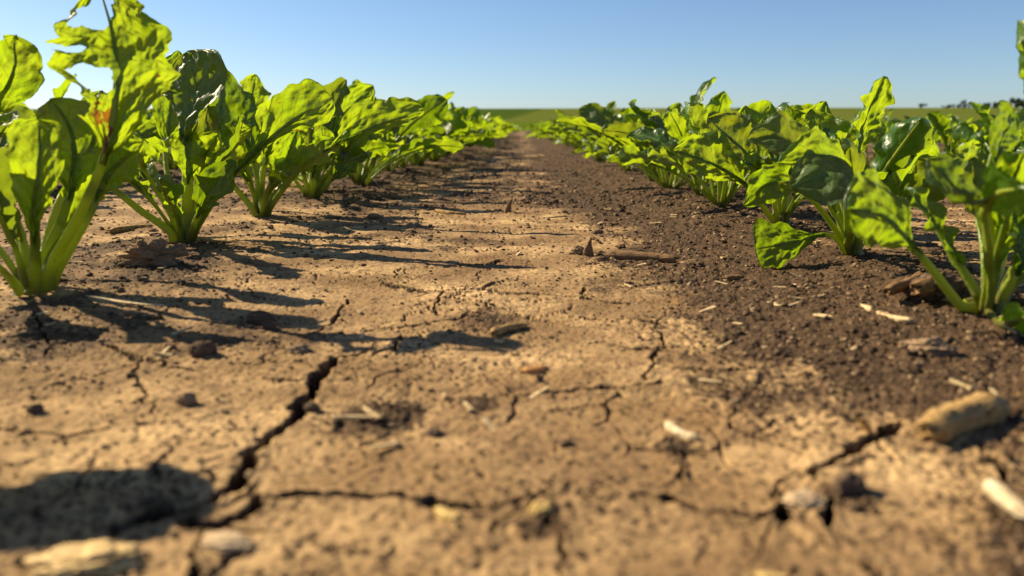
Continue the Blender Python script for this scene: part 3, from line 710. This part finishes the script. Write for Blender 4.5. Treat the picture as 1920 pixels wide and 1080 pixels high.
tag(obj('crop_rows', crop_mass()), 'distant rows of beet leaves merging into one green cover', 'crop rows', kind='stuff')

# ------------------------------------------------------------------ crumbs, clods and straw
ICO = None
def ico(sub):
    t = (1 + 5 ** .5) / 2
    V = [(-1, t, 0), (1, t, 0), (-1, -t, 0), (1, -t, 0), (0, -1, t), (0, 1, t), (0, -1, -t), (0, 1, -t), (t, 0, -1), (t, 0, 1), (-t, 0, -1), (-t, 0, 1)]
    Fc = [(0, 11, 5), (0, 5, 1), (0, 1, 7), (0, 7, 10), (0, 10, 11), (1, 5, 9), (5, 11, 4), (11, 10, 2), (10, 7, 6), (7, 1, 8), (3, 9, 4), (3, 4, 2), (3, 2, 6), (3, 6, 8), (3, 8, 9), (4, 9, 5), (2, 4, 11), (6, 2, 10), (8, 6, 7), (9, 8, 1)]
    V = [np.array(v, float) / np.linalg.norm(v) for v in V]
    for _ in range(sub):
        cache = {}; nf = []
        def mid(a, b):
            k = (min(a, b), max(a, b))
            if k not in cache: V.append(unit(V[a] + V[b])); cache[k] = len(V) - 1
            return cache[k]
        for a, b, c in Fc:
            x, y, z_ = mid(a, b), mid(b, c), mid(c, a); nf += [(a, x, z_), (b, y, x), (c, z_, y), (x, y, z_)]
        Fc = nf
    return np.array(V), np.array(Fc)
IV0, IF0 = ico(0); IV1, IF1 = ico(1); IV3, IF3 = ico(3); IV4, IF4 = ico(4)
def crumbs():
    """thousands of grains and crumbs lying on the soil"""
    Vs, Fs = [], []; o = 0; rs = RNG
    N = 52000
    dd = 1.5 * np.exp(rs.uniform(0, 1, N) ** .9 * math.log(26)); xx = dd * rs.uniform(-.72, .72, N)
    lm = loose_mask(xx * H, dd * H)
    cl = fbm(xx * 1.3, dd * 1.3, 200, 2)
    keep = rs.uniform(0, 1, N) < (.09 + .85 * lm + .35 * sst(.15, .6, cl))
    xx, dd, lm = xx[keep], dd[keep], lm[keep]; n = len(xx)
    sz = np.clip(rs.lognormal(-4.9, .42, n), .005, .026) * (1 + .18 * np.clip(dd - 4, 0, 8))
    sz = np.where(rs.uniform(0, 1, n) > lm + .12, np.minimum(sz, .011 * (1 + .12 * np.clip(dd - 3, 0, 8))), sz)
    zz = height(xx * H, dd * H)
    for i in range(n):
        big = sz[i] > .016
        V, Fc = (IV1, IF1) if big else (IV0, IF0)
        W_ = V * (1 + rs.normal(0, .20, (len(V), 1))) * np.array([1, rs.uniform(.6, 1), rs.uniform(.45, .85)]) * sz[i] * H
        a_ = rs.uniform(0, 6.28); c, s = math.cos(a_), math.sin(a_)
        W_ = np.stack([W_[:, 0] * c - W_[:, 1] * s + xx[i] * H, W_[:, 0] * s + W_[:, 1] * c + dd[i] * H, W_[:, 2] + zz[i] + sz[i] * .15 * H], 1)
        Vs.append(W_); Fs.append(Fc + o); o += len(V)
    return mesh('soil_crumbs', np.vstack(Vs), np.vstack(Fs), CRUMB, smooth=False)
tag(obj('soil_crumbs', crumbs()), 'loose crumbs of dry earth strewn over the crust', 'soil crumbs', kind='stuff')

def bits():
    """tiny pale fragments of straw in the loose soil"""
    Vs, Fs = [], []; o = 0; rs = np.random.default_rng(8); N = 280
    dd = 2.2 * np.exp(rs.uniform(0, 1, N) * math.log(20)); xx = dd * rs.uniform(-.7, .7, N)
    lm = loose_mask(xx * H, dd * H); k = rs.uniform(0, 1, N) < .25 + .75 * lm; xx, dd = xx[k], dd[k]
    zz = height(xx * H, dd * H)
    cube = np.array([(a, b, c) for a in (-1, 1) for b in (-1, 1) for c in (-1, 1)], float)
    cf = np.array([(0, 1, 3, 2), (4, 6, 7, 5), (0, 4, 5, 1), (2, 3, 7, 6), (0, 2, 6, 4), (1, 5, 7, 3)])
    for i in range(len(xx)):
        L = rs.uniform(.018, .07) * (1 + .06 * dd[i]); w = rs.uniform(.006, .014) * (1 + .05 * dd[i]); t = rs.uniform(.002, .006)
        V = cube * np.array([L, w, t]) * H * .8; V[:, 1] *= np.where(V[:, 0] > 0, rs.uniform(.3, 1), 1); V[:, 2] += rs.normal(0, .002, 8) * H
        V[:, 2] += V[:, 0] * rs.normal(0, .2)
        a_ = rs.uniform(0, 6.28); c, s = math.cos(a_), math.sin(a_)
        V = np.stack([V[:, 0] * c - V[:, 1] * s + xx[i] * H, V[:, 0] * s + V[:, 1] * c + dd[i] * H, V[:, 2] + zz[i] + .012 * H], 1)
        Vs.append(V); Fs.append(cf + o); o += 8
    return mesh('straw_fragments', np.vstack(Vs), np.vstack(Fs), STRAW, smooth=False)
tag(obj('straw_fragments', bits()), 'tiny pale straw fragments scattered in the soil', 'straw fragments', kind='stuff')

def clod(px, py, wpx, label, mat=CLOD, flat=.6, seed=0, asp=.8, name='soil_clod', cat='soil clod', rough=.35):
    g = gp(px, py); r_ = wpx / 2 * np.linalg.norm([*g, H]) / F
    rs = np.random.default_rng(seed + int(px)); V = IV4.copy()
    n = np.zeros(len(V))
    for k, (f, a_) in enumerate(((1.3, .5), (2.9, .32), (6.5, .18), (14, .09), (30, .04))):
        n += a_ * (noise(V[:, 0] * f + px, V[:, 1] * f + V[:, 2] * 2.1 * f, seed + k) + noise(V[:, 2] * f + py, V[:, 0] * f - V[:, 1] * f, seed + k + 40)) * .7
    V = V * (1 + rough * 1.3 * n[:, None]) * np.array([1, asp, flat]) * r_
    a_ = rs.uniform(-.5, .5); c, s = math.cos(a_), math.sin(a_)
    V = np.stack([V[:, 0] * c - V[:, 1] * s, V[:, 0] * s + V[:, 1] * c, V[:, 2]], 1)
    o = obj(name, mesh(name, V, IF4, mat), loc=(g[0], g[1], hz(*g) + r_ * flat * .45))
    tag(o, label, cat, 'clods of earth on the bare strip' if cat == 'soil clod' else None)

def stalk(pa, pb, wpx, label, mat=STRAW, name='straw_piece', cat='straw piece', lift=-.01, flat=1.0, taper=.8, bend=.06, split=False, grp='straw and stalk pieces on the soil', seed=1, split_depth=.5):
    """a broken length of stem between two ground pixels: ribbed, bent, with torn ends"""
    a_, b_ = gp(*pa), gp(*pb); m = (a_ + b_) / 2; d = b_ - a_; L = np.linalg.norm(d); ang = math.atan2(d[1], d[0])
    r_ = wpx / 2 * np.linalg.norm([*m, H]) / F
    rs = np.random.default_rng(seed + int(pa[0])); ns, nr = 26, 20; rows = []
    za, zb = hz(*a_), hz(*b_); ph = rs.uniform(0, 6, 4)
    gz = [hz(*(a_ + (b_ - a_) * q)) for q in np.linspace(0, 1, 9)]; seat = max(g_ - (za + (zb - za) * q) for g_, q in zip(gz, np.linspace(0, 1, 9)))
    for i in range(ns):
        t = i / (ns - 1); x = (t - .5) * L; rr = r_ * (1 + (taper - 1) * t) * (1 + .05 * math.sin(t * 7 + ph[0]) + .03 * math.sin(t * 19 + ph[1]))
        rr *= (.55 + .45 * min(1, t * 9)) * (.55 + .45 * min(1, (1 - t) * 9))
        yb = bend * L * math.sin(t * math.pi * 1.3 + ph[2]); zb_ = (za + (zb - za) * t) - min(za, zb) + bend * .3 * L * math.sin(t * 3 + ph[3])
        for j in range(nr):
            th = 2 * math.pi * j / nr
            q = rr * (1 + .07 * math.sin(th * 7 + ph[0]) + .05 * rs.normal())
            torn = 0
            if i in (0, ns - 1): torn = (rs.uniform(-.5, .9)) * r_ * (1 if i else -1)
            cy, cz = q * math.cos(th), q * math.sin(th) * flat
            if split and math.sin(th) > .2: cz *= 1 - split_depth
            rows.append((x + torn, yb + cy, zb_ + cz))
    V = np.array(rows); i = np.arange(ns - 1)[:, None] * nr; j = np.arange(nr)[None]
    Qd = np.stack([i + j, i + (j + 1) % nr, i + nr + (j + 1) % nr, i + nr + j], -1).reshape(-1, 4)
    # recessed pith at both ends
    for e, base_i, sg in ((0, 0, 1), (1, (ns - 1) * nr, -1)):
        c = V[base_i:base_i + nr].mean(0); rim = c + (V[base_i:base_i + nr] - c) * .7 + np.array([sg * r_ * .35, 0, 0])
        k = len(V); V = np.vstack([V, rim, c + np.array([sg * r_ * .3, 0, 0])])
        q2 = [(base_i + t, base_i + (t + 1) % nr, k + (t + 1) % nr, k + t) for t in range(nr)]
        q3 = [(k + t, k + (t + 1) % nr, k + nr, k + nr) for t in range(0)]
        q3 = [(k + t, k + t + 1, k + (t + 2) % nr, k + nr) for t in range(0, nr, 2)]
        Qd = np.vstack([Qd, q2, q3])
    o = obj(name, mesh(name, V, Qd, mat), loc=(m[0], m[1], min(za, zb) + seat * .75 + r_ * flat * .7 + lift * H)); o.rotation_euler = (0, 0, ang)
    tag(o, label, cat, grp)

def shard(px, py, hpx, label, mat=WOOD, wr=.55, lean=.15, seed=0):
    g = gp(px, py); s = np.linalg.norm([*g, H]) / F; h_ = hpx * s
    rs = np.random.default_rng(seed + int(px)); ns, nr = 12, 12; rows = []
    for i in range(ns):
        t = i / (ns - 1); rr = h_ * wr * .5 * (1 - t) ** .75 * (1 + .12 * rs.normal()) + h_ * .012
        for j in range(nr):
            th = 2 * math.pi * j / nr
            rows.append((rr * math.cos(th) + lean * h_ * t * t, rr * .45 * math.sin(th) * (1 + .2 * rs.normal()), t * h_ - .1 * h_))
    i = np.arange(ns - 1)[:, None] * nr; j = np.arange(nr)[None]
    Qd = np.stack([i + j, i + (j + 1) % nr, i + nr + (j + 1) % nr, i + nr + j], -1).reshape(-1, 4)
    o = obj('plant_shard', mesh('plant_shard', np.array(rows), Qd, mat), loc=(g[0], g[1], hz(*g))); tag(o, label, 'plant shard', 'dry shards standing in the soil')

stalk((1730,848),(1866,806), 48, 'thick tan stalk chunk, the largest, at the lower right', TAN, 'stalk_chunk', 'stalk chunk', taper=1.15, bend=.02)
stalk((1250,800),(1308,830), 20, 'small pale chip with a dark hollow beside it, lower centre right', PALE, taper=.8)
stalk((1612,838),(1682,824), 24, 'flat tan flake on the crack left of the thick stalk chunk', TAN, flat=.5, split=True)
stalk((1838,945),(1935,1005), 26, 'bleached white stick at the lower right edge', PALE, lift=.02, taper=.9)
stalk((1425,1085),(1475,1078), 30, 'yellow chip at the bottom edge right of centre', YEL, flat=.6)
clod(1015, 958, 44, 'yellow chip tilted beside a dark hole, bottom centre', YEL, .55, 50, .8, 'straw_piece', 'straw piece', .5)
stalk((822,960),(862,978), 30, 'small yellow chip left of the tilted one at the bottom', YEL, flat=.6)
stalk((980,700),(1025,698), 22, 'orange brown chip in the middle of the strip', crumb_material('orange_chip', (.30, .13, .04), (.50, .25, .08), None, .6), 'wood_chip', 'wood chip', flat=.8)
stalk((925,638),(980,616), 20, 'tan stub lying on the crust above the orange chip', TAN, taper=.8, flat=.9)
stalk((1135,480),(1268,490), 22, 'long brown twig lying across the strip', WOOD, 'twig', 'twig', taper=.75, bend=.03)
shard(1102, 478, 34, 'upright pointed shard at the left end of the brown twig', WOOD, .7)
shard(952, 400, 30, 'upright pointed shard farther up the strip', WOOD, .5, .3)
clod(1084, 476, 26, 'small brown clod touching the upright shard', CLOD, .8, 3)
clod(986, 380, 24, 'crumbly clod behind the far upright shard', CLOD, .6, 4)
stalk((815,400),(872,403), 9, 'thin stick lying among the shadows left of the far shard', TAN, taper=.8)
stalk((1018,408),(1062,409), 5, 'thin pale straw right of the far upright shard', STRAW)
stalk((170,570),(308,582), 17, 'long pale husk below the nearest left plant', STRAW, flat=.45, taper=.55, bend=.05, split=True)
stalk((205,430),(280,420), 12, 'brown stick behind the second left plant', TAN, taper=.8)
stalk((245,470),(345,462), 6, 'thin twig leading to the foot of the second left plant', TAN, 'twig', 'twig', taper=.6)
shard(262, 474, 22, 'tiny curled brown scrap near the thin twig', TAN, .6, .5)
clod(292, 512, 88, 'rough brown clump of leaf litter between the first two left plants', CLOD, .55, 7, .45, 'litter_clump', 'litter clump', .95)
stalk((1664,588),(1722,558), 19, 'broken stalk stub propped on a clod near the right plant', WOOD, 'stalk_chunk', 'stalk chunk', taper=1.0, lift=.05, bend=.02)
clod(1745, 580, 92, 'dark clod under the stalk stub at the foot of the right plant', DCLOD, .55, 9, .6, rough=.5)
stalk((1605,592),(1712,632), 14, 'pale split stick pointing down right near the right plant', STRAW, taper=1.3, split=True, flat=.8)
clod(1745, 680, 62, 'brown clod below the pale split stick', CLOD, .5, 12, .8, rough=.5)
stalk((1357,522),(1392,520), 18, 'short brown chip on the dark soil', WOOD, 'wood_chip', 'wood chip', flat=.8)
stalk((1450,543),(1510,543), 9, 'flat pale chip on the dark soil below the second right plant', STRAW, flat=.5)
stalk((1435,572),(1470,584), 13, 'small crumpled husk, left of a pair', STRAW, flat=.5)
stalk((1472,584),(1512,575), 8, 'small thin husk, right of a pair', STRAW, flat=.5)
stalk((1520,600),(1560,606), 4, 'fine straw right of the husk pair', STRAW)
clod(1590, 928, 58, 'dark pointed clod in the lower right cracks', DCLOD, .8, 14, .7)
clod(1510, 945, 70, 'pale broken crust block between the lower right cracks', crumb_material('crust_block', (.30, .21, .13), (.46, .33, .2)), .35, 15, .8, 'crust_block', 'crust block', .5)
clod(382, 662, 44, 'round dark clod in the shadow edge on the left', DCLOD, .75, 16)
clod(350, 752, 34, 'brown clod left of the main crack', CLOD, .8, 17)
clod(66, 770, 24, 'small dark clod at the far left', DCLOD, .7, 18)
clod(815, 808, 32, 'small dark clod in the lower middle', DCLOD, .5, 19)
clod(585, 762, 30, 'small dark clod against the main crack', DCLOD, .6, 20)
clod(1120, 435, 22, 'low brown clod above the long twig', CLOD, .5, 21)
clod(1245, 474, 14, 'tiny reddish clod right of the long twig', CLOD, .6, 22)
clod(1718, 705, 14, 'tiny reddish pebble of earth on the dark soil', CLOD, .8, 23)
clod(488, 600, 46, 'dark clod in the big shadow left of centre', DCLOD, .6, 24, .8)
clod(560, 655, 40, 'flat clod at the tip of the big shadow', CLOD, .4, 25)
clod(700, 410, 22, 'small clod beside the shadows of the third left plant', CLOD, .6, 26)
clod(880, 300, 20, 'far clod left of the strip between the rows', CLOD, .6, 27)
clod(425, 1015, 90, 'flat crust flake beside the lower left crack', crumb_material('crust_flake', (.34, .24, .15), (.5, .36, .22)), .2, 28, .6, 'crust_flake', 'crust flake', .4)
clod(165, 1050, 150, 'bright blurred husk in the bottom left corner', CREAM, .16, 61, .55, 'husk', 'husk', .8)
clod(1130, 492, 20, 'crumbly clod pressed under the left end of the long twig', DCLOD, .6, 40)
clod(1165, 500, 16, 'crumb of earth in front of the long twig', DCLOD, .6, 41)
clod(1700, 668, 30, 'brown clod left of the one below the pale split stick', CLOD, .5, 42)
clod(505, 612, 26, 'small clod right of the dark one in the big shadow', DCLOD, .7, 43)
stalk((1735,668),(1800,690), 5, 'fine straw poking out behind the brown clod at right', STRAW)
stalk((690,405),(720,409), 6, 'tiny pale straw at the edge of the left shadows', STRAW)
stalk((360,462),(450,458), 7, 'thin green brown stem on the soil right of the second left plant', TAN)
stalk((185,590),(300,600), 20, 'dark dried husk in shadow beneath the long pale husk', WOOD, flat=.4)
stalk((1700,590),(1790,560), 30, 'dark weathered stalk lying over the dark clod at right', WOOD, 'stalk_chunk', 'stalk chunk', lift=.03)
clod(1940, 1010, 30, 'dark clod at the bottom right edge', DCLOD, .6, 29)

# ------------------------------------------------------------------ trees on the skyline
TREEM = crumb_material('far_tree_leaves', (.020, .034, .016), (.040, .055, .024), None, .8, 3, .02)
BARK = crumb_material('bark', (.06, .045, .035), (.10, .08, .06), None, .9, 6, .02)
def tree(px, hpx, wr, Y, label, seed):
    x = (px - 985) / F * Y; h_ = hpx * Y / F; z0 = float(fz(np.array([x]), np.array([Y]))[0])
    rs = np.random.default_rng(seed)
    root = obj('tree', None, loc=(x, Y, z0)); tag(root, label, 'tree', 'trees on the skyline')
    n = 1500; Vs = []; Fs = []
    cc = rs.normal(0, 1, (11, 3)) * np.array([.30 * wr, .30 * wr, .18]) * h_ + np.array([0, 0, .56 * h_]); cr = rs.uniform(.14, .27, 11) * h_
    for i in range(n):
        k = rs.integers(11); d = unit(rs.normal(0, 1, 3)); p = cc[k] + d * cr[k] * rs.uniform(.4, 1.05); p[2] = max(p[2], .08 * h_)
        a_ = unit(rs.normal(0, 1, 3)); b_ = unit(np.cross(a_, d + .01)); s = .045 * h_ * rs.uniform(.6, 1.5)
        Vs += [p - a_ * s, p + b_ * s, p + a_ * s, p - b_ * s]; Fs.append([4 * i, 4 * i + 1, 4 * i + 2, 4 * i + 3])
    obj('crown', mesh('crown', np.array(Vs), np.array(Fs), TREEM), root)
    rows = [(math.cos(j * math.pi / 3) * r_ * h_, math.sin(j * math.pi / 3) * r_ * h_, z_ * h_) for z_, r_ in ((-.05, .05), (.25, .035), (.6, .012)) for j in range(6)]
    i = np.arange(2)[:, None] * 6; j = np.arange(6)[None]
    obj('trunk', mesh('trunk', np.array(rows), np.stack([i + j, i + (j + 1) % 6, i + 6 + (j + 1) % 6, i + 6 + j], -1).reshape(-1, 4), BARK), root)
TL = [(1702, 10, 1.3, 'lone bush on the skyline, leftmost of the trees'), (1757, 8, 1.6, 'low bush right of the lone skyline bush'), (1776, 12, 1.1, 'small tree second from the low bush'),
      (1792, 8, 1.6, 'flat bush ending the first small clump'), (1820, 11, 1.5, 'bush starting the second skyline clump'), (1841, 12, 1.3, 'round bush in the second skyline clump'),
      (1858, 10, 1.4, 'low bush before the taller trees at the right edge'), (1872, 18, 1.0, 'first taller tree of the right-hand skyline group'), (1890, 16, 1.4, 'broad tree in the right-hand skyline group'),
      (1906, 22, 1.1, 'tallest skyline tree near the right edge'), (1925, 24, 1.2, 'skyline tree cut by the right edge of the frame')]
TL += [(1748, 6, 2.0, 'lowest scrubby bush at the start of the first skyline clump'), (1831, 9, 1.8, 'wide bush between two round ones in the second clump'), (1881, 13, 1.7, 'wide bush between the taller skyline trees'),
       (1898, 14, 1.7, 'wide bush left of the tallest skyline tree'), (1915, 16, 1.7, 'wide bush right of the tallest skyline tree'), (1849, 9, 1.9, 'flat scrub joining the second clump to the taller trees')]
for i, (px, hp, wr, lb) in enumerate(TL): tree(px, hp * 1.12, wr, 372, lb, 300 + i)

# ------------------------------------------------------------------ light
EL, AZ = math.radians(34.5), math.radians(27)          # AZ: how far the sun stands ahead of due left
sd = Vector((-math.cos(AZ) * math.cos(EL), math.sin(AZ) * math.cos(EL), math.sin(EL)))
sl = bpy.data.lights.new('sun', 'SUN'); sl.energy = 5.0; sl.angle = math.radians(.5); sl.color = (1, .85, .575)
so = bpy.data.objects.new('sun', sl); COL.objects.link(so); so.rotation_euler = sd.to_track_quat('Z', 'Y').to_euler()
w = bpy.data.worlds.new('World'); scene.world = w; w.use_nodes = True
nt = w.node_tree; sky = nt.nodes.new('ShaderNodeTexSky'); sky.sky_type = 'NISHITA'; sky.sun_disc = False
sky.sun_elevation = EL; sky.sun_rotation = math.atan2(sd.x, sd.y); sky.altitude = 300; sky.dust_density = .5; sky.air_density = .85; sky.ozone_density = 5.0
bg = nt.nodes['Background']; nt.links.new(sky.outputs[0], bg.inputs[0]); bg.inputs[1].default_value = .062

scene.view_settings.view_transform = 'Standard'; scene.view_settings.look = 'None'
scene.view_settings.exposure = 1.02; scene.view_settings.gamma = 1
scene.render.engine = 'CYCLES'
scene.cycles.max_bounces = 6; scene.cycles.diffuse_bounces = 3; scene.cycles.glossy_bounces = 2; scene.cycles.transmission_bounces = 4
scene.cycles.use_denoising = True
